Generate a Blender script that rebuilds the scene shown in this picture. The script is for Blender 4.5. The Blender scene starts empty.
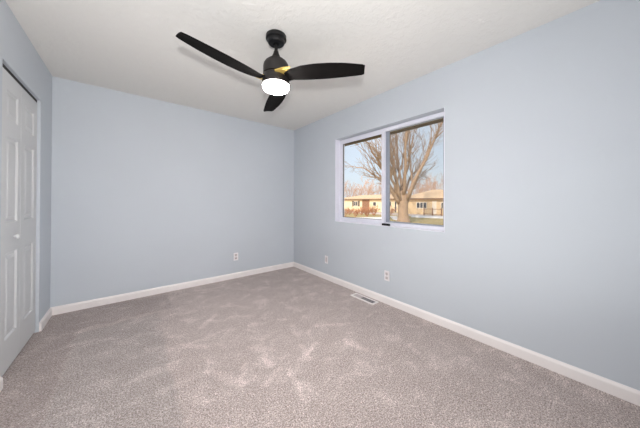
import bpy, bmesh, math, random
from mathutils import Vector, Matrix
random.seed(7)
C = bpy.context.scene.collection
S = bpy.context.scene

# ------------------------------------------------------------ camera, world, sun, exposure
W, D, H = 2.92, 3.591, 2.44          # room: x 0..W, y ..D, z 0..H
FRONT = -0.55
CX, CZ = 0.6227, 1.1723
YAW, PITCH, ROLL, F, SHIFT = 0.67913, 0.00494, 0.00299, 235.762, -14.17
cam = bpy.data.cameras.new('camera'); co = bpy.data.objects.new('camera', cam); C.objects.link(co)
cam.sensor_width = 36; cam.lens = 36 * F / 640; cam.clip_start = 0.02; cam.clip_end = 500
fw = Vector((math.sin(YAW) * math.cos(PITCH), math.cos(YAW) * math.cos(PITCH), math.sin(PITCH)))
rt = Vector((math.cos(YAW), -math.sin(YAW), 0)); up = rt.cross(fw)
r2 = rt * math.cos(ROLL) + up * math.sin(ROLL); u2 = -rt * math.sin(ROLL) + up * math.cos(ROLL)
M = Matrix((r2, u2, -fw)).transposed().to_4x4(); M.translation = (CX, 0, CZ)
co.matrix_world = M
cam.shift_y = SHIFT / 640
S.camera = co

world = bpy.data.worlds.new('sky'); S.world = world; world.use_nodes = True
wn = world.node_tree; wn.nodes.clear()
wo = wn.nodes.new('ShaderNodeOutputWorld'); bg = wn.nodes.new('ShaderNodeBackground')
sk = wn.nodes.new('ShaderNodeTexSky'); sk.sky_type = 'NISHITA'; sk.sun_disc = False
sk.sun_elevation = math.radians(38); sk.sun_rotation = math.radians(-110); sk.air_density = 1.0; sk.dust_density = 2.5; sk.ozone_density = 1.5
mx = wn.nodes.new('ShaderNodeMixRGB'); mx.blend_type = 'MIX'; mx.inputs[0].default_value = 0.7
mx.inputs[2].default_value = (6.4, 6.9, 7.6, 1)          # thin high haze over the blue
wn.links.new(sk.outputs[0], mx.inputs[1]); wn.links.new(mx.outputs[0], bg.inputs[0])
bg.inputs[1].default_value = 0.15
wn.links.new(bg.outputs[0], wo.inputs[0])

def light(name, kind, loc, energy, col, size=None, direction=None, sy=None):
    l = bpy.data.lights.new(name, kind); l.energy = energy; l.color = col
    o = bpy.data.objects.new(name, l); C.objects.link(o); o.location = loc
    if kind == 'AREA':
        l.size = size
        if sy: l.shape = 'RECTANGLE'; l.size_y = sy
    elif kind == 'SUN': l.angle = size
    else: l.shadow_soft_size = size
    if direction: o.rotation_euler = Vector(direction).to_track_quat('-Z', 'Y').to_euler()
    return o
light('sun', 'SUN', (-20, -5, 30), 4.2, (1.0, 0.88, 0.76), 0.01, (0.80, 0.30, -0.55))
light('camera_flash', 'AREA', (0.59, -0.068, 1.38), 41, (1.0, 0.985, 0.975), 0.07, (0.30, 0.95, 0.12))
light('ceiling_fill', 'AREA', (1.6, 0.1, 0.35), 6, (1.0, 0.985, 0.965), 1.4, (0.0, 0.45, 1))  # added soft lamp, unseen near the floor, to brighten the ceiling
light('room_fill', 'AREA', (1.2, -0.5, 1.2), 10, (1.0, 0.985, 0.965), 2.0, (0.0, 1, 0.15), sy=2.1)  # unseen soft lamp added behind the camera to even out the room
S.view_settings.view_transform = 'Standard'; S.view_settings.look = 'None'
S.view_settings.exposure = 0.0; S.view_settings.gamma = 1.0; S.view_settings.use_curve_mapping = False

# ------------------------------------------------------------ materials
def srgb(r, g, b):
    f = lambda c: (c / 255 / 12.92) if c / 255 <= 0.04045 else ((c / 255 + 0.055) / 1.055) ** 2.4
    return (f(r), f(g), f(b), 1)
class NT:
    def __init__(s, m):
        m.use_nodes = True; s.t = m.node_tree; s.b = s.t.nodes['Principled BSDF']; s.tc = s.t.nodes.new('ShaderNodeTexCoord')
    def n(s, typ, **k):
        x = s.t.nodes.new(typ)
        for a, v in k.items(): setattr(x, a, v)
        return x
    def l(s, a, b): s.t.links.new(a, b)
    def noise(s, scale, detail=3, rough=0.5, vec=None):
        x = s.n('ShaderNodeTexNoise'); x.inputs['Scale'].default_value = scale; x.inputs['Detail'].default_value = detail
        x.inputs['Roughness'].default_value = rough; s.l(vec or s.tc.outputs['Object'], x.inputs['Vector']); return x.outputs['Fac']
    def ramp(s, fac, stops):
        r = s.n('ShaderNodeValToRGB'); e = r.color_ramp.elements
        while len(e) < len(stops): e.new(0.5)
        for el, (p, c) in zip(e, stops): el.position = p; el.color = c
        s.l(fac, r.inputs[0]); return r.outputs[0]
    def bump(s, h, strength, dist):
        b = s.n('ShaderNodeBump'); b.inputs['Strength'].default_value = strength; b.inputs['Distance'].default_value = dist
        s.l(h, b.inputs['Height']); s.l(b.outputs[0], s.b.inputs['Normal']); return b
def mat(name, col, rough=0.5, metal=0.0, spec=0.5, var=0.0, vscale=8, bump=0, bscale=60, bdist=0.002):
    m = bpy.data.materials.new(name); t = NT(m)
    t.b.inputs['Base Color'].default_value = col; t.b.inputs['Roughness'].default_value = rough
    t.b.inputs['Metallic'].default_value = metal; t.b.inputs['Specular IOR Level'].default_value = spec
    if var:
        a = tuple(c * (1 - var) for c in col[:3]) + (1,); b = tuple(min(1, c * (1 + var)) for c in col[:3]) + (1,)
        t.l(t.ramp(t.noise(vscale, 4), [(0.3, a), (0.7, b)]), t.b.inputs['Base Color'])
    if bump: t.bump(t.noise(bscale, 3), bump, bdist)
    return m
M_WALL = mat('pale_blue_wall_paint', srgb(199, 205, 212), 0.62, spec=0.35, var=0.012, vscale=1.5, bump=0.25, bscale=130, bdist=0.0012)
def ceiling_mat():
    m = bpy.data.materials.new('knockdown_ceiling'); t = NT(m)
    t.b.inputs['Base Color'].default_value = srgb(232, 230, 226); t.b.inputs['Roughness'].default_value = 0.9
    t.b.inputs['Specular IOR Level'].default_value = 0.2
    n1 = t.noise(16, 5, 0.6); r = t.ramp(n1, [(0.46, (0, 0, 0, 1)), (0.56, (1, 1, 1, 1))])
    n2 = t.noise(90, 2); a = t.n('ShaderNodeMath', operation='MULTIPLY_ADD'); t.l(n2, a.inputs[0]); a.inputs[1].default_value = 0.3; t.l(r, a.inputs[2])
    t.bump(a.outputs[0], 0.36, 0.004); return m
M_CEIL = ceiling_mat()
def carpet_mat():
    m = bpy.data.materials.new('taupe_cut_pile_carpet'); t = NT(m)
    t.b.inputs['Roughness'].default_value = 1.0; t.b.inputs['Specular IOR Level'].default_value = 0.05
    t.b.inputs['Sheen Weight'].default_value = 0.25; t.b.inputs['Sheen Roughness'].default_value = 0.5
    fine = t.noise(132, 5, 0.8)
    mid = t.noise(55, 5, 0.75)
    # nap laid over by feet and the vacuum
    mp = t.n('ShaderNodeMapping'); mp.inputs['Rotation'].default_value = (0, 0, 0.7); mp.inputs['Scale'].default_value = (1.0, 1.25, 1); t.l(t.tc.outputs['Object'], mp.inputs[0])
    nap = t.noise(5.5, 6, 0.68, mp.outputs[0]); nap.node.inputs['Distortion'].default_value = 0.6
    broad = t.noise(1.1, 2, 0.5)
    cf = t.ramp(fine, [(0.36, srgb(104, 89, 85)), (0.5, srgb(180, 165, 160)), (0.62, srgb(242, 230, 226))])
    cm = t.ramp(mid, [(0.35, (0.80, 0.79, 0.785, 1)), (0.65, (1.22, 1.22, 1.22, 1))])
    cn = t.ramp(nap, [(0.40, (0.92, 0.91, 0.905, 1)), (0.54, (1.0, 1.0, 1.0, 1)), (0.62, (1.2, 1.2, 1.21, 1))])
    cb = t.ramp(broad, [(0.35, (0.95, 0.95, 0.95, 1)), (0.65, (1.04, 1.04, 1.04, 1))])
    def mul(a, b):
        x = t.n('ShaderNodeMixRGB', blend_type='MULTIPLY'); x.inputs[0].default_value = 1; t.l(a, x.inputs[1]); t.l(b, x.inputs[2]); return x.outputs[0]
    c = mul(mul(mul(cf, cm), cn), cb)
    # one vacuumed lane along the closet side, its nap laid flat the other way
    sp = t.n('ShaderNodeSeparateXYZ'); wob = t.noise(7, 3)
    t.l(t.tc.outputs['Object'], sp.inputs[0])
    def edge(out, lo, hi, w=0.03):
        a = t.n('ShaderNodeMath', operation='MULTIPLY_ADD'); t.l(wob, a.inputs[0]); a.inputs[1].default_value = 0.16; t.l(out, a.inputs[2])
        p = t.n('ShaderNodeMapRange'); t.l(a.outputs[0], p.inputs[0]); p.inputs[1].default_value = lo + .08 - w; p.inputs[2].default_value = lo + .08 + w
        q = t.n('ShaderNodeMapRange'); t.l(a.outputs[0], q.inputs[0]); q.inputs[1].default_value = hi + .08 + w; q.inputs[2].default_value = hi + .08 - w
        z = t.n('ShaderNodeMath', operation='MULTIPLY'); t.l(p.outputs[0], z.inputs[0]); t.l(q.outputs[0], z.inputs[1]); return z.outputs[0]
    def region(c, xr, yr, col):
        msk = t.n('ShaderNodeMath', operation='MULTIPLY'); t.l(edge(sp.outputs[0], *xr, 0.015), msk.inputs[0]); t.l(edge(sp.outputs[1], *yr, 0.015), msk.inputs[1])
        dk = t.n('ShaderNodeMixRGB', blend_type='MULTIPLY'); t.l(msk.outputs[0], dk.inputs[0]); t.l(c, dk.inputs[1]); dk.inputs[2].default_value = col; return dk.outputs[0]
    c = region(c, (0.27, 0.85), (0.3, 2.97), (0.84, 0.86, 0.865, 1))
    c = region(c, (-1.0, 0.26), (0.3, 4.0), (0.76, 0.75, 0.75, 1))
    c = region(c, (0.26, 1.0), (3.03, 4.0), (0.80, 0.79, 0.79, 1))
    # brushed strokes where the nap was pushed up: segment distance fields on the carpet
    wv = t.n('ShaderNodeTexNoise'); wv.inputs['Scale'].default_value = 14; wv.inputs['Detail'].default_value = 3; t.l(t.tc.outputs['Object'], wv.inputs['Vector'])
    ws = t.n('ShaderNodeVectorMath', operation='MULTIPLY_ADD'); t.l(wv.outputs['Color'], ws.inputs[0]); ws.inputs[1].default_value = (0.07, 0.07, 0); t.l(t.tc.outputs['Object'], ws.inputs[2])
    best = None
    for (ax, ay), (bx, by), w in [((1.46, 1.80), (1.40, 1.53), .028), ((1.28, 1.38), (1.45, 1.46), .022), ((1.62, 1.44), (1.82, 1.53), .024), ((1.06, 1.74), (1.19, 1.49), .035),
                                  ((1.20, 1.52), (1.28, 1.66), .02), ((1.50, 1.42), (1.43, 1.17), .022), ((1.40, 1.80), (1.50, 1.70), .04), ((1.72, 1.58), (1.66, 1.42), .03),
                                  ((2.05, 1.42), (2.08, 1.22), .035), ((1.15, 2.4), (1.32, 2.55), .03), ((2.0, 1.75), (2.2, 1.62), .03), ((0.95, 2.2), (1.1, 2.05), .03)]:
        d = Vector((bx - ax, by - ay, 0)); L2 = d.length_squared; o_ = (ax + .035, ay + .035, 0)
        v = t.n('ShaderNodeVectorMath', operation='SUBTRACT'); t.l(ws.outputs[0], v.inputs[0]); v.inputs[1].default_value = o_
        dt = t.n('ShaderNodeVectorMath', operation='DOT_PRODUCT'); t.l(v.outputs[0], dt.inputs[0]); dt.inputs[1].default_value = (d.x / L2, d.y / L2, 0)
        cl = t.n('ShaderNodeClamp'); t.l(dt.outputs['Value'], cl.inputs[0])
        sc = t.n('ShaderNodeVectorMath', operation='SCALE'); sc.inputs[0].default_value = d; t.l(cl.outputs[0], sc.inputs['Scale'])
        df = t.n('ShaderNodeVectorMath', operation='SUBTRACT'); t.l(v.outputs[0], df.inputs[0]); t.l(sc.outputs[0], df.inputs[1])
        fl = t.n('ShaderNodeVectorMath', operation='MULTIPLY'); t.l(df.outputs[0], fl.inputs[0]); fl.inputs[1].default_value = (1, 1, 0)
        ln = t.n('ShaderNodeVectorMath', operation='LENGTH'); t.l(fl.outputs[0], ln.inputs[0])
        mr = t.n('ShaderNodeMapRange'); t.l(ln.outputs['Value'], mr.inputs[0]); mr.inputs[1].default_value = w * 1.3; mr.inputs[2].default_value = w * 0.4
        if best is None: best = mr.outputs[0]
        else:
            m_ = t.n('ShaderNodeMath', operation='MAXIMUM'); t.l(best, m_.inputs[0]); t.l(mr.outputs[0], m_.inputs[1]); best = m_.outputs[0]
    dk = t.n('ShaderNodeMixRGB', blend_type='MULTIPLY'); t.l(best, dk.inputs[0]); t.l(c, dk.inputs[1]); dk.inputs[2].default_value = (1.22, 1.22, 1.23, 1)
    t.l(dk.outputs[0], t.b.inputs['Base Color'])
    ad = t.n('ShaderNodeMath', operation='ADD'); t.l(fine, ad.inputs[0]); t.l(nap, ad.inputs[1])
    t.bump(ad.outputs[0], 0.6, 0.01); return m
M_CARPET = carpet_mat()
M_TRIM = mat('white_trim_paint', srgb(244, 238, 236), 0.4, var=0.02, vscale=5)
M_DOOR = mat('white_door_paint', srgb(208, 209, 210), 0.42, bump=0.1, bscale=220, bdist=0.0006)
M_VINYL = mat('white_vinyl', srgb(230, 230, 240), 0.35, var=0.01)
M_SCREENFRAME = mat('grey_aluminium', srgb(150, 156, 168), 0.45, var=0.03)
M_SPLINE = mat('dark_gasket', srgb(52, 50, 52), 0.6, var=0.05)
M_BLACK = mat('matte_black_metal', srgb(13, 13, 15), 0.42, spec=0.4, var=0.08, vscale=20)
M_BROWNBLACK = mat('oil_rubbed_bronze', srgb(33, 29, 28), 0.45, metal=0.2, var=0.08, vscale=20)
def blade_mat():
    m = bpy.data.materials.new('black_wood_blade'); t = NT(m)
    mp = t.n('ShaderNodeMapping'); mp.inputs['Scale'].default_value = (2, 45, 10); t.l(t.tc.outputs['Object'], mp.inputs[0])
    t.l(t.ramp(t.noise(3, 4, 0.6, mp.outputs[0]), [(0.3, srgb(12, 11, 11)), (0.7, srgb(24, 20, 19))]), t.b.inputs['Base Color'])
    t.b.inputs['Roughness'].default_value = 0.75; t.b.inputs['Specular IOR Level'].default_value = 0.1; return m
M_BLADE = blade_mat()
M_SLOTGLOW = mat('yellow_slot_glow', srgb(232, 198, 110), 0.35, metal=0.6, var=0.03)  # bright yellow paints in the warm lamp glow of the housing slot
M_PLATE = mat('white_plastic_plate', srgb(242, 238, 240), 0.35, var=0.01)
M_RECEPT = mat('off_white_receptacle', srgb(208, 198, 198), 0.4, var=0.02)
M_SLOT = mat('dark_slot', srgb(40, 38, 38), 0.7, var=0.05)
M_CHROME = mat('brushed_chrome', srgb(205, 205, 205), 0.25, metal=0.9, var=0.02)
M_REG = mat('white_enamel_register', srgb(245, 240, 238), 0.4, var=0.02)
M_REGD = mat('register_damper', srgb(120, 118, 120), 0.5, metal=0.3, var=0.05)
def emis(name, col, st):
    m = bpy.data.materials.new(name); t = NT(m); t.b.inputs['Base Color'].default_value = (0.9, 0.9, 0.88, 1)
    t.b.inputs['Emission Color'].default_value = col; t.b.inputs['Emission Strength'].default_value = st
    n = t.noise(30, 1); mr = t.n('ShaderNodeMapRange'); t.l(n, mr.inputs[0]); mr.inputs[3].default_value = st * .98; mr.inputs[4].default_value = st * 1.02
    t.l(mr.outputs[0], t.b.inputs['Emission Strength']); return m
M_LENS = emis('lit_frosted_lens', (1.0, 0.955, 0.90, 1), 110)
def glass_mat():
    m = bpy.data.materials.new('window_glass'); m.use_nodes = True; t = m.node_tree; t.nodes.clear()
    o = t.nodes.new('ShaderNodeOutputMaterial'); mi = t.nodes.new('ShaderNodeMixShader'); tr = t.nodes.new('ShaderNodeBsdfTransparent')
    gl = t.nodes.new('ShaderNodeBsdfGlossy'); gl.inputs['Roughness'].default_value = 0.02; fr = t.nodes.new('ShaderNodeFresnel'); fr.inputs[0].default_value = 1.25
    tr.inputs[0].default_value = (0.97, 0.98, 0.98, 1)
    t.links.new(fr.outputs[0], mi.inputs[0]); t.links.new(tr.outputs[0], mi.inputs[1]); t.links.new(gl.outputs[0], mi.inputs[2]); t.links.new(mi.outputs[0], o.inputs[0]); return m
M_GLASS = glass_mat()
def mesh_screen_mat():
    m = bpy.data.materials.new('insect_screen_mesh'); m.use_nodes = True; t = m.node_tree; b = t.nodes['Principled BSDF']; o = t.nodes['Material Output']
    b.inputs['Base Color'].default_value = srgb(120, 118, 118); mi = t.nodes.new('ShaderNodeMixShader'); tr = t.nodes.new('ShaderNodeBsdfTransparent')
    mi.inputs[0].default_value = 0.14; t.links.new(tr.outputs[0], mi.inputs[1]); t.links.new(b.outputs[0], mi.inputs[2]); t.links.new(mi.outputs[0], o.inputs[0]); return m
M_SCREEN = mesh_screen_mat()
M_BARK = mat('sunlit_grey_tan_bark', srgb(174, 148, 124), 0.9, var=0.18, vscale=3, bump=0.5, bscale=12, bdist=0.03)
M_TWIG = mat('reddish_twig', srgb(204, 168, 144), 0.9, var=0.15, vscale=2)
M_SHRUB = mat('brown_shrub_twig', srgb(186, 132, 98), 0.9, var=0.25, vscale=3)
M_LAWN = mat('winter_lawn', srgb(188, 168, 116), 1.0, var=0.16, vscale=0.5, bump=0.5, bscale=6, bdist=0.05)
M_ROAD = mat('pale_concrete_street', srgb(214, 198, 184), 0.9, var=0.05, vscale=0.6)
M_SNOW = mat('old_snow', srgb(244, 238, 234), 0.8, var=0.03, vscale=2, bump=0.4, bscale=5, bdist=0.05)
M_SIDING = mat('cream_siding', srgb(242, 222, 188), 0.8, var=0.03, vscale=1)
M_SIDING2 = mat('tan_siding', srgb(222, 196, 158), 0.8, var=0.03, vscale=1)
M_BRICK = mat('brown_brick', srgb(150, 112, 88), 0.9, var=0.15, vscale=6)
M_ROOF = mat('tan_shingle_roof', srgb(226, 194, 158), 0.95, var=0.08, vscale=3)
M_FASCIA = mat('brown_fascia', srgb(128, 98, 72), 0.7, var=0.05)
M_SOFFIT = mat('brown_soffit', srgb(122, 100, 74), 0.7, var=0.08, vscale=10)
M_DARKPANE = mat('dark_window_pane', srgb(72, 74, 80), 0.15, var=0.1)
M_SHUTTER = mat('dark_shutter', srgb(84, 72, 66), 0.7, var=0.05)
M_WHITE = mat('white_painted_wood', srgb(240, 230, 214), 0.6, var=0.02)

# ------------------------------------------------------------ helpers
def box(bm, x0, x1, y0, y1, z0, z1, mi=0):
    vs = [bm.verts.new((x, y, z)) for x in (x0, x1) for y in (y0, y1) for z in (z0, z1)]
    for f in ((0, 1, 3, 2), (4, 6, 7, 5), (0, 4, 5, 1), (2, 3, 7, 6), (0, 2, 6, 4), (1, 5, 7, 3)):
        fc = bm.faces.new([vs[i] for i in f]); fc.material_index = mi
def rbox(bm, x0, x1, y0, y1, z0, z1, r=0.004, seg=2):
    b = bmesh.new(); box(b, x0, x1, y0, y1, z0, z1); bmesh.ops.bevel(b, geom=b.edges[:], offset=r, segments=seg, affect='EDGES')
    me = bpy.data.meshes.new('tmp'); b.to_mesh(me); b.free(); bm.from_mesh(me); bpy.data.meshes.remove(me)
def lathe(bm, prof, n=48, c=(0, 0, 0), cap=True):
    rings = []
    for r, z in prof:
        if r < 1e-6: rings.append([bm.verts.new((c[0], c[1], c[2] + z))])
        else: rings.append([bm.verts.new((c[0] + r * math.cos(2 * math.pi * i / n), c[1] + r * math.sin(2 * math.pi * i / n), c[2] + z)) for i in range(n)])
    for a, b in zip(rings, rings[1:]):
        for i in range(n):
            j = (i + 1) % n
            if len(a) == 1 and len(b) == 1: continue
            if len(a) == 1: bm.faces.new((a[0], b[j], b[i]))
            elif len(b) == 1: bm.faces.new((a[i], a[j], b[0]))
            else: bm.faces.new((a[i], a[j], b[j], b[i]))
def tube(bm, pts, rads, n=6):
    prev = None
    for k, (p, r) in enumerate(zip(pts, rads)):
        p = Vector(p); d = (Vector(pts[min(k + 1, len(pts) - 1)]) - Vector(pts[max(k - 1, 0)])).normalized()
        a = d.orthogonal().normalized() if prev is None else (pa - d * pa.dot(d)).normalized()
        pa = a; b = d.cross(a)
        ring = [bm.verts.new(p + (a * math.cos(2 * math.pi * i / n) + b * math.sin(2 * math.pi * i / n)) * r) for i in range(n)]
        if prev:
            for i in range(n): bm.faces.new((prev[i], prev[(i + 1) % n], ring[(i + 1) % n], ring[i]))
        else: bm.faces.new(ring[::-1])
        prev = ring
    bm.faces.new(prev)
def obj(name, bm, m, parent=None, smooth=False, kind=None, label=None, loc=None, recalc=True):
    if recalc: bmesh.ops.recalc_face_normals(bm, faces=bm.faces[:])
    me = bpy.data.meshes.new(name); bm.to_mesh(me); bm.free()
    for x in (m if isinstance(m, (list, tuple)) else [m]): me.materials.append(x)
    o = bpy.data.objects.new(name, me); C.objects.link(o)
    if smooth:
        for f in me.polygons: f.use_smooth = True
        if smooth != 'all':
            try: me.set_sharp_from_angle(angle=math.radians(35))
            except Exception: pass
    if parent: o.parent = parent
    if kind: o['kind'] = kind
    if label: o['label'] = label
    if loc: o.location = loc
    return o
def empty(name, loc, label=None, cat=None, group=None, kind=None, rz=0):
    o = bpy.data.objects.new(name, None); C.objects.link(o); o.location = loc; o.rotation_euler = (0, 0, rz); o.empty_display_size = 0.1
    if label: o['label'] = label
    if cat: o['category'] = cat
    if group: o['group'] = group
    if kind: o['kind'] = kind
    return o
def N(): return bmesh.new()

# ------------------------------------------------------------ room shell
T = 0.15
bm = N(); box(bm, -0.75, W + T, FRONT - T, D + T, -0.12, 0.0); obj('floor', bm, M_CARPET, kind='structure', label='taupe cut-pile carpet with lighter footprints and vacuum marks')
bm = N(); box(bm, -0.75, W + T, FRONT - T, D + T, H, H + 0.15); obj('ceiling', bm, M_CEIL, kind='structure', label='off-white ceiling with knockdown texture')
bm = N(); box(bm, -0.75, W + T, D, D + T, 0, H); obj('wall_back', bm, M_WALL, kind='structure', label='pale blue wall opposite the camera, with one outlet')
bm = N(); box(bm, -0.75, W + T, FRONT - T, FRONT, 0, H); obj('wall_front', bm, M_WALL, kind='structure', label='pale blue wall behind the camera')
WY0, WY1, WZ0, WZ1 = 0.985, 2.497, 0.881, 2.055
bm = N(); box(bm, W, W + T, FRONT, WY0, 0, H); box(bm, W, W + T, WY1, D, 0, H); box(bm, W, W + T, WY0, WY1, 0, WZ0); box(bm, W, W + T, WY0, WY1, WZ1, H)
obj('wall_right', bm, M_WALL, kind='structure', label='pale blue wall with the sliding window')
CY0, CY1, CZ1 = 2.390, 3.205, 2.06
LT = 0.11
bm = N(); box(bm, -LT, 0, FRONT, CY0, 0, H); box(bm, -LT, 0, CY1, D, 0, H); box(bm, -LT, 0, CY0, CY1, CZ1, H)
obj('wall_left', bm, M_WALL, kind='structure', label='pale blue wall with the closet opening')
bm = N(); box(bm, -0.75, -0.70, FRONT, D, 0, H); box(bm, -0.70, -LT, 1.9, 1.95, 0, H)
obj('wall_closet', bm, M_WALL, kind='structure', label='closet walls behind the folding door')

def baseboard(name, a, b, nrm):
    # profile extruded from a to b, nrm points into the room
    bm = N(); prof = [(0, 0), (0.015, 0), (0.015, 0.062), (0.012, 0.070), (0.006, 0.077), (0.004, 0.082), (0, 0.082)]
    A, B, n = Vector(a), Vector(b), Vector(nrm)
    ra = [bm.verts.new(A + n * x + Vector((0, 0, z))) for x, z in prof]; rb = [bm.verts.new(B + n * x + Vector((0, 0, z))) for x, z in prof]
    for i in range(len(prof)):
        j = (i + 1) % len(prof); bm.faces.new((ra[i], ra[j], rb[j], rb[i]))
    bm.faces.new(ra[::-1]); bm.faces.new(rb)
    return obj(name, bm, M_TRIM, kind='structure', label='white painted baseboard')
baseboard('baseboard_back', (0.0, D, 0), (W, D, 0), (0, -1, 0))
baseboard('baseboard_right', (W, FRONT, 0), (W, D - 0.015, 0), (-1, 0, 0))
baseboard('baseboard_left', (0, CY1 + 0.004, 0), (0, D - 0.015, 0), (1, 0, 0))
baseboard('baseboard_left', (0, FRONT, 0), (0, CY0 + 0.04 - 0.044, 0), (1, 0, 0))

# ------------------------------------------------------------ closet folding door
door = empty('door_1', (-0.02, CY0, 0), 'white raised-panel folding closet door set into the left wall', kind='structure')
def leaf(y0, y1, py0, py1, z0=0.018, z1=2.032, th=0.033):
    bm = N(); X0 = 0.0; XR = -0.010
    rows = [(0.232, 0.812), (1.018, 1.602), (1.722, 1.918)]
    # front skin built from strips, openings stepped down to a recess and a raised field
    def quad(a, b, c, d): bm.faces.new([bm.verts.new(v) for v in (a, b, c, d)])
    def front(ya, yb, za, zb): quad((X0, ya, za), (X0, yb, za), (X0, yb, zb), (X0, ya, zb))
    front(y0, py0, z0, z1); front(py1, y1, z0, z1)
    zs = [z0] + [v for r in rows for v in r] + [z1]
    for k in range(0, len(zs), 2): front(py0, py1, zs[k], zs[k + 1])
    def ring(r0, x0, r1, x1):
        (a, b, c, d), (e, f, g, h) = r0, r1
        P = [(a, c), (b, c), (b, d), (a, d)]; Q = [(e, g), (f, g), (f, h), (e, h)]
        for i in range(4):
            j = (i + 1) % 4; quad((x0, *P[i]), (x0, *P[j]), (x1, *Q[j]), (x1, *Q[i]))
    for za, zb in rows:
        R = lambda d: (py0 + d, py1 - d, za + d, zb - d)
        ring(R(0), X0, R(0.010), XR); ring(R(0.010), XR, R(0.020), XR); ring(R(0.020), XR, R(0.042), X0 - 0.002)
        a, b, c, d = R(0.042); quad((X0 - 0.002, a, c), (X0 - 0.002, b, c), (X0 - 0.002, b, d), (X0 - 0.002, a, d))
    # back and edges
    quad((-th, y0, z0), (-th, y0, z1), (-th, y1, z1), (-th, y1, z0))
    quad((X0, y0, z0), (X0, y0, z1), (-th, y0, z1), (-th, y0, z0)); quad((X0, y1, z0), (-th, y1, z0), (-th, y1, z1), (X0, y1, z1))
    quad((X0, y0, z1), (X0, y1, z1), (-th, y1, z1), (-th, y0, z1)); quad((X0, y0, z0), (-th, y0, z0), (-th, y1, z0), (X0, y1, z0))
    bmesh.ops.remove_doubles(bm, verts=bm.verts[:], dist=1e-5)
    return bm
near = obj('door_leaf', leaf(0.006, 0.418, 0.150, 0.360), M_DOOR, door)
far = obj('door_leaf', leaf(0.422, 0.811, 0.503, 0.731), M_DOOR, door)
bm = N(); lathe(bm, [(0.0, 0.030), (0.010, 0.029), (0.016, 0.024), (0.017, 0.018), (0.012, 0.010), (0.007, 0.006), (0.007, 0.001), (0.012, 0.0), (0, 0)], 24)
bmesh.ops.rotate(bm, verts=bm.verts[:], cent=(0, 0, 0), matrix=Matrix.Rotation(math.pi / 2, 3, 'Y'))
k = obj('knob', bm, M_DOOR, near, smooth=True, loc=(0.0, 0.287, 0.912), label='small round white door knob')
bm = N(); box(bm, -0.045, -0.002, 0.0, CY1 - CY0, 2.036, CZ1 - 0.001); obj('door_track', bm, M_SLOT, door, label='dark metal overhead track')

# ------------------------------------------------------------ window
win = empty('window_1', (W, (WY0 + WY1) / 2, WZ0), 'white two-pane sliding window looking onto a winter yard', kind='structure')
def wpart(name, bm, m, parent=None, label=None, smooth=False):
    bmesh.ops.translate(bm, verts=bm.verts[:], vec=(-W, -(WY0 + WY1) / 2, -WZ0)); return obj(name, bm, m, parent or win, label=label, smooth=smooth)
def rectframe(bm, x0, x1, y0, y1, z0, z1, wl, wr=None, wb=None, wt=None):
    wr = wl if wr is None else wr; wb = wl if wb is None else wb; wt = wl if wt is None else wt
    box(bm, x0, x1, y0, y0 + wl, z0, z1); box(bm, x0, x1, y1 - wr, y1, z0, z1)
    box(bm, x0, x1, y0 + wl, y1 - wr, z0, z0 + wb); box(bm, x0, x1, y0 + wl, y1 - wr, z1 - wt, z1)
bm = N(); box(bm, W - 0.002, W + 0.085, WY0, WY1, WZ0, WZ0 + 0.006); box(bm, W - 0.002, W + 0.085, WY0, WY0 + 0.006, WZ0 + 0.006, WZ1); box(bm, W - 0.002, W + 0.085, WY1 - 0.006, WY1, WZ0 + 0.006, WZ1); wpart('window_return', bm, M_VINYL, label='white painted return lining the opening')  # top left unlined, so wall colour stands in for the shade there
bm = N(); rectframe(bm, W + 0.080, W + 0.145, WY0 + 0.006, WY1 - 0.006, WZ0 + 0.006, WZ1 - 0.006, 0.034, 0.034, 0.034, 0.040); wpart('window_frame', bm, M_VINYL)
# inner (left) sliding sash
yi0, yi1, zi0, zi1 = 1.708, 2.457, WZ0 + 0.034, WZ1 - 0.040
bm = N(); rectframe(bm, W + 0.072, W + 0.100, yi0, yi1, zi0, zi1, 0.044, 0.034, 0.030, 0.028); sash = wpart('sliding_sash', bm, M_VINYL)
bm = N(); rectframe(bm, W + 0.0805, W + 0.091, yi0 + 0.043, yi1 - 0.033, zi0 + 0.029, zi1 - 0.027, 0.006); wpart('gasket', bm, M_SPLINE, sash)
bm = N(); box(bm, W + 0.084, W + 0.088, yi0 + 0.038, yi1 - 0.03, zi0 + 0.025, zi1 - 0.022); wpart('glass_pane', bm, M_GLASS, sash)
# outer (right) fixed pane behind a grey screen frame
yo0, yo1 = WY0 + 0.040, 1.730
bm = N(); rectframe(bm, W + 0.106, W + 0.128, yo0, yo1, zi0, zi1, 0.018, 0.060, 0.020, 0.014); fx = wpart('screen_frame', bm, M_SCREENFRAME, label='grey metal frame of the right pane')
bm = N(); box(bm, W + 0.112, W + 0.116, yo0 + 0.015, yo1 - 0.05, zi0 + 0.02, zi1 - 0.015); wpart('glass_pane', bm, M_GLASS, fx)
bm = N(); box(bm, W + 0.1235, W + 0.1245, yo0 + 0.015, yo1 - 0.05, zi0 + 0.02, zi1 - 0.015); wpart('insect_screen', bm, M_SCREEN, fx)
bm = N(); rbox(bm, W + 0.012, W + 0.034, 1.600, 1.706, WZ0 + 0.006, WZ0 + 0.032, 0.004); rbox(bm, W + 0.020, W + 0.079, 1.632, 1.660, WZ0 + 0.006, WZ0 + 0.022, 0.003)
wpart('window_latch', bm, M_BLACK, label='small black latch handle at the bottom')
# exterior eave over the window
bm = N(); box(bm, W + T, W + T + 0.31, FRONT - T, D + T, WZ1 + 0.03, WZ1 + 0.055); box(bm, W + T + 0.31, W + T + 0.33, FRONT - T, D + T, WZ1 + 0.025, WZ1 + 0.20)
obj('trim_1', bm, M_SOFFIT, kind='structure', label='brown eave soffit outside above the window')

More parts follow.
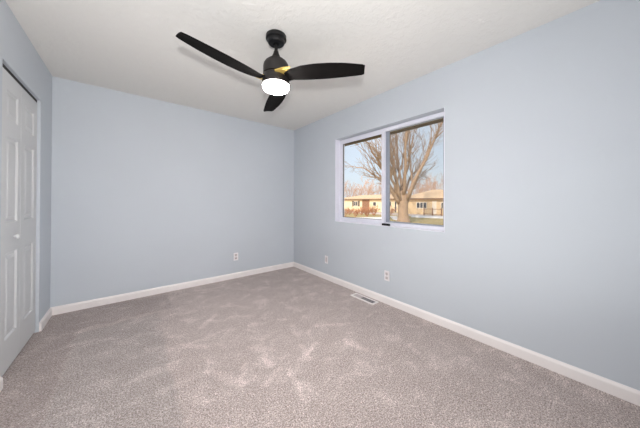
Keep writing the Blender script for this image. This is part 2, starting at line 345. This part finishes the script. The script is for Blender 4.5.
# ------------------------------------------------------------ ceiling fan
FX, FY = 1.491, 1.617
fan = empty('ceiling_fan', (FX, FY, H), 'black three-blade ceiling fan with lit round lamp hanging from the ceiling', 'ceiling fan')
bm = N(); lathe(bm, [(0, 0), (0.070, 0), (0.077, -0.006), (0.078, -0.030), (0.074, -0.034), (0.0655, -0.037), (0.0635, -0.056), (0.056, -0.064), (0.020, -0.066), (0.018, -0.060), (0, -0.060)], 48)
obj('canopy', bm, M_BLACK, fan, smooth=True)
bm = N(); lathe(bm, [(0, -0.055), (0.0125, -0.055), (0.0125, -0.150), (0, -0.150)], 24); rod = obj('downrod', bm, M_BLACK, fan, smooth=True)
bm = N(); lathe(bm, [(0, -0.118), (0.014, -0.118), (0.018, -0.123), (0.022, -0.140), (0.034, -0.165), (0.046, -0.184), (0, -0.186)], 32)
obj('coupling', bm, M_BROWNBLACK, fan, smooth=True, label='tapered collar between rod and motor')
bm = N(); lathe(bm, [(0, -0.181), (0.046, -0.183), (0.064, -0.192), (0.082, -0.208), (0.093, -0.226), (0.0965, -0.245), (0.0965, -0.302), (0.090, -0.304), (0, -0.304)], 56)
obj('motor_housing', bm, M_BROWNBLACK, fan, smooth=True)
bm = N(); lathe(bm, [(0, -0.292), (0.080, -0.292), (0.080, -0.345), (0, -0.345)], 48); obj('hub', bm, M_BROWNBLACK, fan, smooth=True)
bm = N(); lathe(bm, [(0, -0.310), (0.092, -0.310), (0.098, -0.312), (0.102, -0.345), (0.107, -0.382), (0.107, -0.386), (0.100, -0.388), (0, -0.388)], 56)
obj('lamp_housing', bm, M_BROWNBLACK, fan, smooth=True)
bm = N(); lathe(bm, [(0, -0.384), (0.1005, -0.384), (0.1005, -0.396), (0.097, -0.407), (0.090, -0.416), (0.065, -0.423), (0.030, -0.427), (0, -0.428)], 56)
obj('lamp_lens', bm, M_LENS, fan, smooth='all', label='round frosted lamp lens, lit white')
A0, PH, ZB = -165.601, -0.184, 2.087 - H
edgeP = [(0.085, 0.005), (0.14, -0.008), (0.25, 0.0), (0.40, 0.001), (0.52, -0.006), (0.62, -0.014), (0.652, -0.018), (0.664, -0.021)]
edgeM = [(0.085, -0.085), (0.14, -0.122), (0.22, -0.146), (0.32, -0.156), (0.42, -0.155), (0.52, -0.146), (0.60, -0.131), (0.652, -0.120), (0.664, -0.115)]
def interp(E, s):
    for (a, va), (b, vb) in zip(E, E[1:]):
        if s <= b: t = (s - a) / (b - a); return va + (vb - va) * max(0, t)
    return E[-1][1]
def blade_bm():
    bm = N(); n = 30; m = 6; th = 0.004; top = []; bot = []
    for i in range(n + 1):
        s = 0.085 + (0.6645 - 0.085) * i / n; a, b = interp(edgeP, s), interp(edgeM, s)
        if i == n: a, b = -0.024, -0.111
        rt_, rb_ = [], []
        for j in range(m + 1):
            v = a + (b - a) * j / m; camber = 0.006 * math.sin(math.pi * j / m); e = 0.25 if j in (0, m) else 1
            rt_.append(bm.verts.new((s, v, camber + th * e))); rb_.append(bm.verts.new((s, v, camber - th * e)))
        top.append(rt_); bot.append(rb_)
    for i in range(n):
        for j in range(m):
            bm.faces.new((top[i][j], top[i + 1][j], top[i + 1][j + 1], top[i][j + 1])); bm.faces.new((bot[i][j], bot[i][j + 1], bot[i + 1][j + 1], bot[i + 1][j]))
        bm.faces.new((top[i][0], bot[i][0], bot[i + 1][0], top[i + 1][0])); bm.faces.new((top[i][m], top[i + 1][m], bot[i + 1][m], bot[i][m]))
    for i in (0, n):
        for j in range(m): bm.faces.new((top[i][j], top[i][j + 1], bot[i][j + 1], bot[i][j]))
    return bm
first = obj('blade', blade_bm(), M_BLADE, fan, smooth=True)
bm = N()   # wedge at the blade's root, its yellow standing in for warm slot glow
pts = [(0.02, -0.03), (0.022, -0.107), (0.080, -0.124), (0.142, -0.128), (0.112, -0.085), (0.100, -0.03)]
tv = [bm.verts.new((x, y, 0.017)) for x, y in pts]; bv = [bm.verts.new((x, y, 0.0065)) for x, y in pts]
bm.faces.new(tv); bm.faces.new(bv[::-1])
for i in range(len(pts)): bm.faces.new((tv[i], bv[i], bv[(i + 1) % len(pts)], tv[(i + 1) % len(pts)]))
br = obj('glow_wedge', bm, M_SLOTGLOW, first, label='yellow wedge at the blade root, standing in for warm glow in the slot')
for kk in range(3):
    b = first if kk == 0 else first.copy()
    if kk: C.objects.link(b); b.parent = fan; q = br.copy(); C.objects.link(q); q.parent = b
    b.matrix_local = Matrix.Translation((0, 0, ZB)) @ Matrix.Rotation(math.radians(A0 + 120 * kk), 4, 'Z') @ Matrix.Rotation(PH, 4, 'X')

# ------------------------------------------------------------ outlets and floor register
def outlet(loc, rz, label, style):
    t = empty('wall_outlet', loc, label, 'outlet', rz=rz)      # local: +x along the wall, -y into the room
    bm = N(); rbox(bm, -0.036, 0.036, -0.006, 0.0, -0.058, 0.058, 0.003); obj('cover_plate', bm, M_PLATE, t)
    if style == 'duplex':
        for z in (-0.024, 0.024):
            bm = N(); rbox(bm, -0.017, 0.017, -0.009, -0.004, z - 0.015, z + 0.015, 0.0022)
            r = obj('receptacle', bm, M_RECEPT, t)
            bm = N(); box(bm, -0.0085, -0.006, -0.0096, -0.0085, z - 0.004, z + 0.007); box(bm, 0.006, 0.0085, -0.0096, -0.0085, z - 0.003, z + 0.006)
            box(bm, -0.002, 0.002, -0.0096, -0.0085, z - 0.011, z - 0.007); obj('slot', bm, M_SLOT, r)
        bm = N(); lathe(bm, [(0, 0.0015), (0.0035, 0.001), (0.004, 0), (0, 0)], 12); bmesh.ops.rotate(bm, verts=bm.verts[:], cent=(0, 0, 0), matrix=Matrix.Rotation(math.pi / 2, 3, 'X')); s = obj('screw', bm, M_CHROME, t, loc=(0, -0.006, 0))
    else:
        bm = N(); rbox(bm, -0.0165, 0.0165, -0.009, -0.004, -0.034, 0.034, 0.002); obj('insert', bm, M_RECEPT, t)
        for z in (-0.046, 0.046):
            bm = N(); lathe(bm, [(0, 0.0015), (0.003, 0.001), (0.0035, 0), (0, 0)], 12); bmesh.ops.rotate(bm, verts=bm.verts[:], cent=(0, 0, 0), matrix=Matrix.Rotation(math.pi / 2, 3, 'X')); obj('screw', bm, M_CHROME, t, loc=(0, -0.006, z))
outlet((1.882, D, 0.325), 0, 'white wall outlet low on the wall opposite the camera', 'duplex')
outlet((W, 2.685, 0.296), -math.pi / 2, 'small white wall plate under the window, nearer the room corner', 'decora')
outlet((W, 1.620, 0.319), -math.pi / 2, 'white wall outlet under the window, above the floor register', 'duplex')

reg = empty('floor_register', (2.815, 1.870, 0), 'white metal floor register set in the carpet along the wall', 'floor vent')
L2, W2 = 0.172, 0.053
def rg(bm): return bm
bm = N()
for a in ((-W2, -W2 + 0.016, -L2, L2), (W2 - 0.016, W2, -L2, L2), (-W2 + 0.016, W2 - 0.016, -L2, -L2 + 0.018), (-W2 + 0.016, W2 - 0.016, L2 - 0.018, L2)): box(bm, a[0], a[1], a[2], a[3], 0.0, 0.009)
obj('register_frame', bm, M_REG, reg)
bm = N(); box(bm, -W2 + 0.012, W2 - 0.012, -L2 + 0.014, L2 - 0.014, 0.0005, 0.0025); obj('damper', bm, M_REGD, reg, label='dark grey damper plate below the slats')
bm = N()
y = -L2 + 0.026; i = 0
while y < L2 - 0.02:
    nearhalf = y < 0.03
    w = 0.0016 if nearhalf else 0.0043
    if nearhalf:
        box(bm, -W2 + 0.015, -W2 + 0.026, y - 0.003, y + 0.003, 0.0055, 0.0075); box(bm, W2 - 0.026, W2 - 0.015, y - 0.003, y + 0.003, 0.0055, 0.0075)
    else: box(bm, -W2 + 0.015, W2 - 0.015, y - w, y + w, 0.0055, 0.0075)
    y += 0.0115
box(bm, -0.0015, 0.0015, -L2 + 0.016, L2 - 0.016, 0.0040, 0.0054)
obj('louver', bm, M_RECEPT, reg, label='row of white slats, open at one end')

# ------------------------------------------------------------ outside
G = -0.95
bm = N(); n = 24
box(bm, W + T + 0.02, 160, -60, 130, G - 0.3, G); obj('ground', bm, M_LAWN, kind='structure', label='dormant yellowish lawn outside')
bm = N(); box(bm, W + T * 0.0 + 0.001, W + T, FRONT - T, D + T, G, -0.121); obj('wall_foundation', bm, M_BRICK, kind='structure')
bm = N(); box(bm, 31.5, 37.5, -60, 130, G, G + 0.02); obj('ground', bm, M_ROAD, kind='structure', label='pale concrete street')

def out(px, depth, z=G, side=0.0):
    """ground point at a given distance in front of the house, px an image column"""
    u = (px - 320) / F
    v = Vector((math.sin(YAW), math.cos(YAW), 0)) + Vector((math.cos(YAW), -math.sin(YAW), 0)) * u
    p = Vector((CX, 0, 0)) + v * depth; p.z = z; return p
def patch(name, label, corners, h, m, cat):
    c = sum((Vector(q) for q in corners), Vector()) / len(corners); c.z = G
    bm = N(); k = len(corners); rings = []
    for s, z in ((1.0, 0.0), (0.93, h * 0.7), (0.6, h)):
        ring = []
        for i in range(k * 4):
            a, b = Vector(corners[i // 4]), Vector(corners[(i // 4 + 1) % k]); q = a.lerp(b, (i % 4) / 4)
            w = 1 + random.uniform(-0.05, 0.05); ring.append(bm.verts.new(((q.x - c.x) * s * w, (q.y - c.y) * s * w, z)))
        rings.append(ring)
    for r0, r1 in zip(rings, rings[1:]):
        for i in range(len(r0)): j = (i + 1) % len(r0); bm.faces.new((r0[i], r0[j], r1[j], r1[i]))
    bm.faces.new(rings[-1]); bm.faces.new(rings[0][::-1])
    o = obj(name, bm, m, smooth='all', loc=c); o['label'] = label; o['category'] = cat; return o
patch('snow_patch', 'thin snow patch on the lawn left of the big bare tree', [out(390, 33), out(396, 33), out(404, 25.8), out(401, 24.5), out(393, 27.5)], 0.08, M_SNOW, 'snow')
patch('snow_patch', 'pale snowy strip of yard seen low in the left window pane', [out(335, 30), out(384, 31), out(384, 26.5), out(335, 28.5)], 0.06, M_SNOW, 'snow')
patch('snow_patch', 'long snow bank along the street in front of the tan house', [out(411, 34.3), out(446, 31.9), out(446, 28.9), out(411, 31.3)], 0.12, M_SNOW, 'snow')

# houses: local x along the street facade (world +y), front faces -x world
def house(name, label, y0, y1, x, depth, eave, rise, m_wall, feats, hipL, hipR):
    L = y1 - y0
    t = empty(name, (x, y0, G), label, 'house')
    bm = N(); box(bm, 0, depth, 0, L, 0, eave); obj('house_wall', bm, m_wall, t)
    bm = N(); o = 0.5; mid = depth / 2
    a = [(-o, -o, eave), (-o, L + o, eave), (depth + o, L + o, eave), (depth + o, -o, eave)]
    e = [(x_, y_, z_ + 0.16) for x_, y_, z_ in a]
    r0, r1 = (mid, hipL, eave + rise), (mid, L - hipR, eave + rise)
    V = [bm.verts.new(v) for v in a + e + [r0, r1]]
    for f in ((3, 2, 1, 0), (0, 1, 5, 4), (1, 2, 6, 5), (2, 3, 7, 6), (3, 0, 4, 7), (4, 5, 9, 8), (5, 6, 9), (6, 7, 8, 9), (7, 4, 8)): bm.faces.new([V[i] for i in f])
    rf = obj('roof', bm, M_ROOF, t)
    bm = N(); box(bm, -o - 0.05, -o + 0.002, -o, L + o, eave - 0.02, eave + 0.17); obj('fascia', bm, M_FASCIA, rf)
    for ft in feats:
        kind, a0, a1, z0, z1 = ft[:5]
        if kind == 'window':
            bm = N(); rectframe(bm, -0.07, 0.01, a0, a1, z0, z1, 0.09); w = obj('window', bm, M_WHITE, t)
            nn = ft[5] if len(ft) > 5 else 1
            for k in range(nn):
                wd = (a1 - a0 - 0.18) / nn; bm = N(); box(bm, -0.04, 0.005, a0 + 0.09 + k * wd + 0.05 * (k > 0), a0 + 0.09 + (k + 1) * wd - 0.05 * (k < nn - 1), z0 + 0.09, z1 - 0.09); obj('pane', bm, M_DARKPANE, w)
            if nn > 1:
                for k in range(1, nn): bm = N(); box(bm, -0.07, 0.004, a0 + 0.09 + k * wd - 0.05, a0 + 0.09 + k * wd + 0.05, z0 + 0.09, z1 - 0.09); obj('mullion', bm, M_WHITE, w)
        elif kind == 'shutter':
            bm = N(); box(bm, -0.05, 0.0, a0, a1, z0, z1)
            for z in range(int((z1 - z0) / 0.12)): box(bm, -0.065, -0.05, a0 + 0.06, a1 - 0.06, z0 + 0.05 + z * 0.12, z0 + 0.11 + z * 0.12)
            obj('shutter', bm, M_SHUTTER, t)
        elif kind == 'door':
            bm = N(); rectframe(bm, -0.08, 0.01, a0, a1, z0, z1, 0.1, wb=0.02); d = obj('door', bm, M_WHITE, t)
            bm = N(); box(bm, -0.05, 0.004, a0 + 0.1, a1 - 0.1, z0 + 0.02, z1 - 0.1); box(bm, -0.06, -0.05, a0 + 0.2, a1 - 0.2, z0 + 1.1, z1 - 0.25); obj('door_panel', bm, ft[5], d)
        elif kind == 'brick':
            bm = N(); box(bm, -0.10, 0.0, a0, a1, z0, z1); obj('brick_panel', bm, M_BRICK, t)
    return t
XH = 40.0
def yat(px, x):
    p = out(px, 1); d = p - Vector((CX, 0, G)); return d.y * (x - CX) / d.x
def ycol(px):   # where the line of sight through an image column meets the row of houses
    p = out(px, 1); d = p - Vector((CX, 0, G)); return d.y * (XH - CX) / d.x
yl = ycol
house('neighbor_house', 'cream ranch house with dark shutters seen through the left window pane', yl(399) + 0.0, yl(338), XH, 9, 2.45, 1.15, M_SIDING,
      [('window', yl(358) - yl(399), yl(354) - yl(399), 1.0, 2.1, 2), ('shutter', yl(353.8) - yl(399), yl(352.4) - yl(399), 0.95, 2.15), ('shutter', yl(359.6) - yl(399), yl(358.2) - yl(399), 0.95, 2.15),
       ('brick', yl(369.5) - yl(399), yl(362.5) - yl(399), 0.0, 2.4), ('window', yl(376.5) - yl(399), yl(373) - yl(399), 1.1, 2.0, 1), ('window', yl(391.5) - yl(399), yl(389) - yl(399), 1.1, 2.1, 1), ('door', yl(397) - yl(399), yl(394.6) - yl(399), 0.05, 2.15, M_DARKPANE)], 4, 4)
XR = XH - 2; YR0 = yat(452, XR)
q = lambda px: yat(px, XR) - YR0
house('neighbor_house', 'tan ranch house with triple window and white door right of the bare tree', YR0, yat(403, XR), XR, 8, 2.45, 1.7, M_SIDING2,
      [('window', q(427), q(416.5), 0.95, 2.0, 3), ('door', q(436.5), q(432.5), 0.05, 2.2, M_WHITE), ('window', q(446), q(441), 1.0, 2.0, 2)], 3.2, 3.2)

# porch railing in front of the white door
t = empty('porch_railing', (XH - 4.4, yat(441.5, XH - 4.4), G), 'brown porch railing with posts beside the white door of the tan house', 'railing')
for yy in (0, 1.3, 2.6):
    bm = N(); box(bm, -0.06, 0.06, yy - 0.06, yy + 0.06, 0, 1.1); box(bm, -0.08, 0.08, yy - 0.08, yy + 0.08, 1.1, 1.15); obj('post', bm, M_BRICK, t)
bm = N(); box(bm, -0.04, 0.04, 0.06, 2.54, 0.92, 1.0); box(bm, -0.03, 0.03, 0.06, 2.54, 0.2, 0.27); obj('rail', bm, M_BRICK, t)

# bare trees
def branch(bm, p, d, length, rad, level, maxlevel, rng, nside, upb=0.25, kids=(4, 5)):
    n = 5 if level < maxlevel else 3
    pts = [p.copy()]; rr = [rad]; q = p.copy(); dd = d.copy()
    for i in range(n):
        dd = (dd + Vector((rng.uniform(-1, 1), rng.uniform(-1, 1), rng.uniform(-1, 1))) * 0.16 + Vector((0, 0, upb * 0.22))).normalized()
        q = q + dd * length / n; pts.append(q.copy()); rr.append(max(rad * (1 - 0.8 * (i + 1) / n), 0.013))
    tube(bm, pts, rr, nside if level < maxlevel else 3)
    if level < maxlevel: kidsout(bm, pts, rr, length, level, maxlevel, rng, nside, upb, kids)
def kidsout(bm, pts, rr, length, level, maxlevel, rng, nside, upb, kids, start=0.25, spread=0.75):
    for k in range(rng.randint(*kids)):
        t = rng.uniform(start, 1.0) * (len(pts) - 1); i = min(int(t), len(pts) - 2); f = t - i
        p = pts[i].lerp(pts[i + 1], f); ax = (pts[i + 1] - pts[i]).normalized()
        side = ax.orthogonal().normalized(); side.rotate(Matrix.Rotation(rng.uniform(0, 2 * math.pi), 3, ax))
        d = (ax + side * rng.uniform(0.5, 1.0) * spread).normalized()
        branch(bm, p, d, length * rng.uniform(0.38, 0.6), (rr[i] * (1 - f) + rr[i + 1] * f) * 0.6, level + 1, maxlevel, rng, max(3, nside - 1), upb, kids)
TD = 22.0
tb = out(403.5, TD)
R_ = Vector((math.cos(YAW), -math.sin(YAW), 0)); F_ = Vector((math.sin(YAW), math.cos(YAW), 0)); k_ = TD / F
rng = random.Random(3)
def P(px, py, dep=0.0): return R_ * ((px - 405) * k_) + F_ * dep + Vector((0, 0, (200.8 - py) * k_ + CZ - G))
tree = empty('bare_tree', tb, 'large bare spreading multi-stemmed tree on the lawn straight outside the window', 'tree')
bm = N(); tube(bm, [Vector((0, 0, -0.1)), Vector((0, 0, 0.25)), P(404.5, 214), P(404.5, 204), P(404.5, 196), P(404.5, 190)], [0.85, 0.60, 0.46, 0.45, 0.42, 0.22], 14)
obj('trunk', bm, M_BARK, tree, smooth='all')
limbs = [
 ([(401, 203, 0), (394, 191, -.4), (385, 177, -1.0), (375, 163, -1.8), (364, 151, -2.6), (352, 144, -3)], .24),
 ([(402, 202, .3), (395, 189, .8), (387, 178, 1.5), (377, 168, 2.2), (364, 162, 3), (350, 160, 3.6)], .19),
 ([(401, 200, .3), (394, 186, -.8), (384, 172, -2), (378, 152, -3), (372, 136, -3.6), (366, 118, -4)], .17),
 ([(402, 200, -.2), (396, 182, -.6), (391, 162, -1), (388, 142, -1.5), (384, 118, -2), (380, 95, -2.4)], .20),
 ([(403, 198, .1), (400, 178, .8), (397, 155, 1.6), (394, 132, 2.2), (391, 108, 2.8), (388, 88, 3)], .19),
 ([(404, 196, -.2), (403, 176, -1), (401, 152, -1.7), (401, 128, -2.2), (400, 104, -2.6), (399, 82, -3)], .17),
 ([(405, 196, .3), (406, 174, 1.2), (406, 152, 2.0), (408, 128, 2.8), (408, 104, 3.2), (407, 82, 3.5)], .17),
 ([(405, 197, .1), (408, 176, .5), (411, 154, 1.1), (413, 130, 1.5), (416, 106, 2), (418, 84, 2)], .21),
 ([(406, 198, .3), (411, 178, 1.2), (417, 158, 2), (421, 138, 2.7), (426, 114, 3.3), (431, 92, 3.6)], .19),
 ([(407, 199, -.2), (413, 182, -.6), (421, 162, -1.1), (428, 143, -1.6), (436, 122, -2), (444, 100, -2.3)], .22),
 ([(408, 203, 0), (414, 190, .4), (423, 172, .8), (432, 153, 1.2), (441, 136, 1.7), (452, 118, 2)], .16),
 ([(407, 200, .4), (416, 183, 1.8), (426, 168, 3), (436, 155, 4.2), (448, 142, 5.2)], .14),
 ([(408, 205, .4), (418, 193, 2.0), (428, 182, 3.4), (438, 174, 4.6), (450, 166, 5.6)], .12),
]
for pl, r in limbs:
    bm = N(); pts = [P(*q) for q in pl]; fine = []
    for a, b in zip(pts, pts[1:]):
        for j in range(2): fine.append(a.lerp(b, j / 2) + Vector((rng.uniform(-1, 1), rng.uniform(-1, 1), rng.uniform(-1, 1))) * (0.12 if fine else 0))
    fine.append(pts[-1]); nn = len(fine)
    rr = [max(0.02, r * 0.85 * (1 - 0.9 * i / (nn - 1))) for i in range(nn)]
    tube(bm, fine, rr, 8)
    L = sum((b - a).length for a, b in zip(fine, fine[1:]))
    kidsout(bm, fine, rr, L * 0.62, 1, 3, rng, 5, 0.5, (8, 9), start=0.15, spread=0.5)
    kidsout(bm, fine, [q * .6 for q in rr], L * 0.4, 1, 3, rng, 4, 0.2, (5, 6), start=0.35, spread=0.95)
    obj('limb', bm, M_BARK, tree, smooth='all')

# distant bare trees beyond the houses: three built, the rest copied
def far_tree(seed, hgt):
    rg_ = random.Random(seed); bm = N()
    tube(bm, [Vector((0, 0, -0.1)), Vector((0, 0, hgt * 0.2)), Vector((0.1, 0.1, hgt * 0.32))], [0.28, 0.22, 0.16], 6)
    for k in range(7):
        a = k * 2 * math.pi / 7 + rg_.uniform(-.3, .3); d = Vector((math.cos(a) * 0.55, math.sin(a) * 0.55, 1)).normalized()
        branch(bm, Vector((0, 0, hgt * rg_.uniform(0.12, 0.3))), d, hgt * rg_.uniform(0.5, 0.7), 0.10, 1, 4, rg_, 4, 0.3, (4, 5))
    bm2 = bm; return bm2
protos = []
spots = [(342, 74, 0, 6.6, 'bare tree far behind the left end of the cream house'), (350, 84, 1, 8.0, 'bare reddish tree behind the cream house, above its shuttered window'),
         (358, 74, 2, 6.4, 'low bare tree rising just over the cream roof, mid left pane'), (367, 84, 0, 9.0, 'tallest bare tree behind the cream house, near the sash stile'),
         (377, 74, 1, 7.2, 'bare tree behind the cream house beside the window sash stile'), (391, 80, 2, 8.0, 'bare tree behind the gap left of the big trunk'),
         (412, 64, 1, 6.8, 'bare tree behind the tan house nearest the big trunk'), (422, 72, 0, 8.0, 'bare tree behind the middle of the tan house roof'),
         (432, 58, 2, 7.2, 'bare bushy tree behind the tan roof, second from the right edge'), (441, 82, 1, 10.6, 'bare bushy tree behind the tan house at the right edge of the window')]
for i, (px, dep, kd, hh, lab) in enumerate(spots):
    if kd >= len(protos) or kd not in [q[0] for q in protos]:
        src = obj('distant_tree', far_tree(20 + kd, 6.0), M_TWIG); protos.append((kd, src)); o = src
    else:
        s0 = [q[1] for q in protos if q[0] == kd][0]; o = s0.copy(); C.objects.link(o)
    o.location = out(px, dep); o.rotation_euler = (0, 0, i * 1.3); s = hh / 6.0 * 0.98; o.scale = (s * 0.85, s * 0.85, s)
    o['label'] = lab; o['category'] = 'tree'; o['group'] = 'bare trees beyond the houses'

# shrubs in front of the cream house
def shrub_bm(seed):
    rg_ = random.Random(seed); bm = N()
    for k in range(16):
        a = rg_.uniform(0, 6.28); d = Vector((math.cos(a) * rg_.uniform(.2, 1), math.sin(a) * rg_.uniform(.2, 1), 1)).normalized()
        branch(bm, Vector((math.cos(a) * .12, math.sin(a) * .12, 0)), d, rg_.uniform(0.9, 1.3), 0.035, 2, 4, rg_, 4, 0.1, (4, 6))
    return bm
sp = None
for i, (px, dep, s, lab) in enumerate([(344.5, 32.5, .7, 'brown bare shrub nearest the left edge of the window'), (349.3, 36.6, .8, 'brown bare shrub left of the shuttered window'), (355.5, 32.5, .7, 'brown bare shrub below the shuttered window'),
        (361.5, 36.6, .8, 'brown bare shrub left of the brick panel'), (367, 32.8, .8, 'brown bare shrub in front of the brick panel'), (374, 35.5, 1.0, 'tall brown bare shrub below the small dark window near the sash stile'), (390, 36, .9, 'brown bare shrub left of the big tree trunk')]):
    if sp is None: sp = obj('shrub', shrub_bm(5), M_SHRUB); o = sp
    else: o = sp.copy(); C.objects.link(o)
    o.location = out(px, dep); o.rotation_euler = (0, 0, i * 1.1); o.scale = (s * 0.85, s * 0.85, s * 1.0)
    o['label'] = lab; o['category'] = 'shrub'; o['group'] = 'shrubs in front of the cream house'
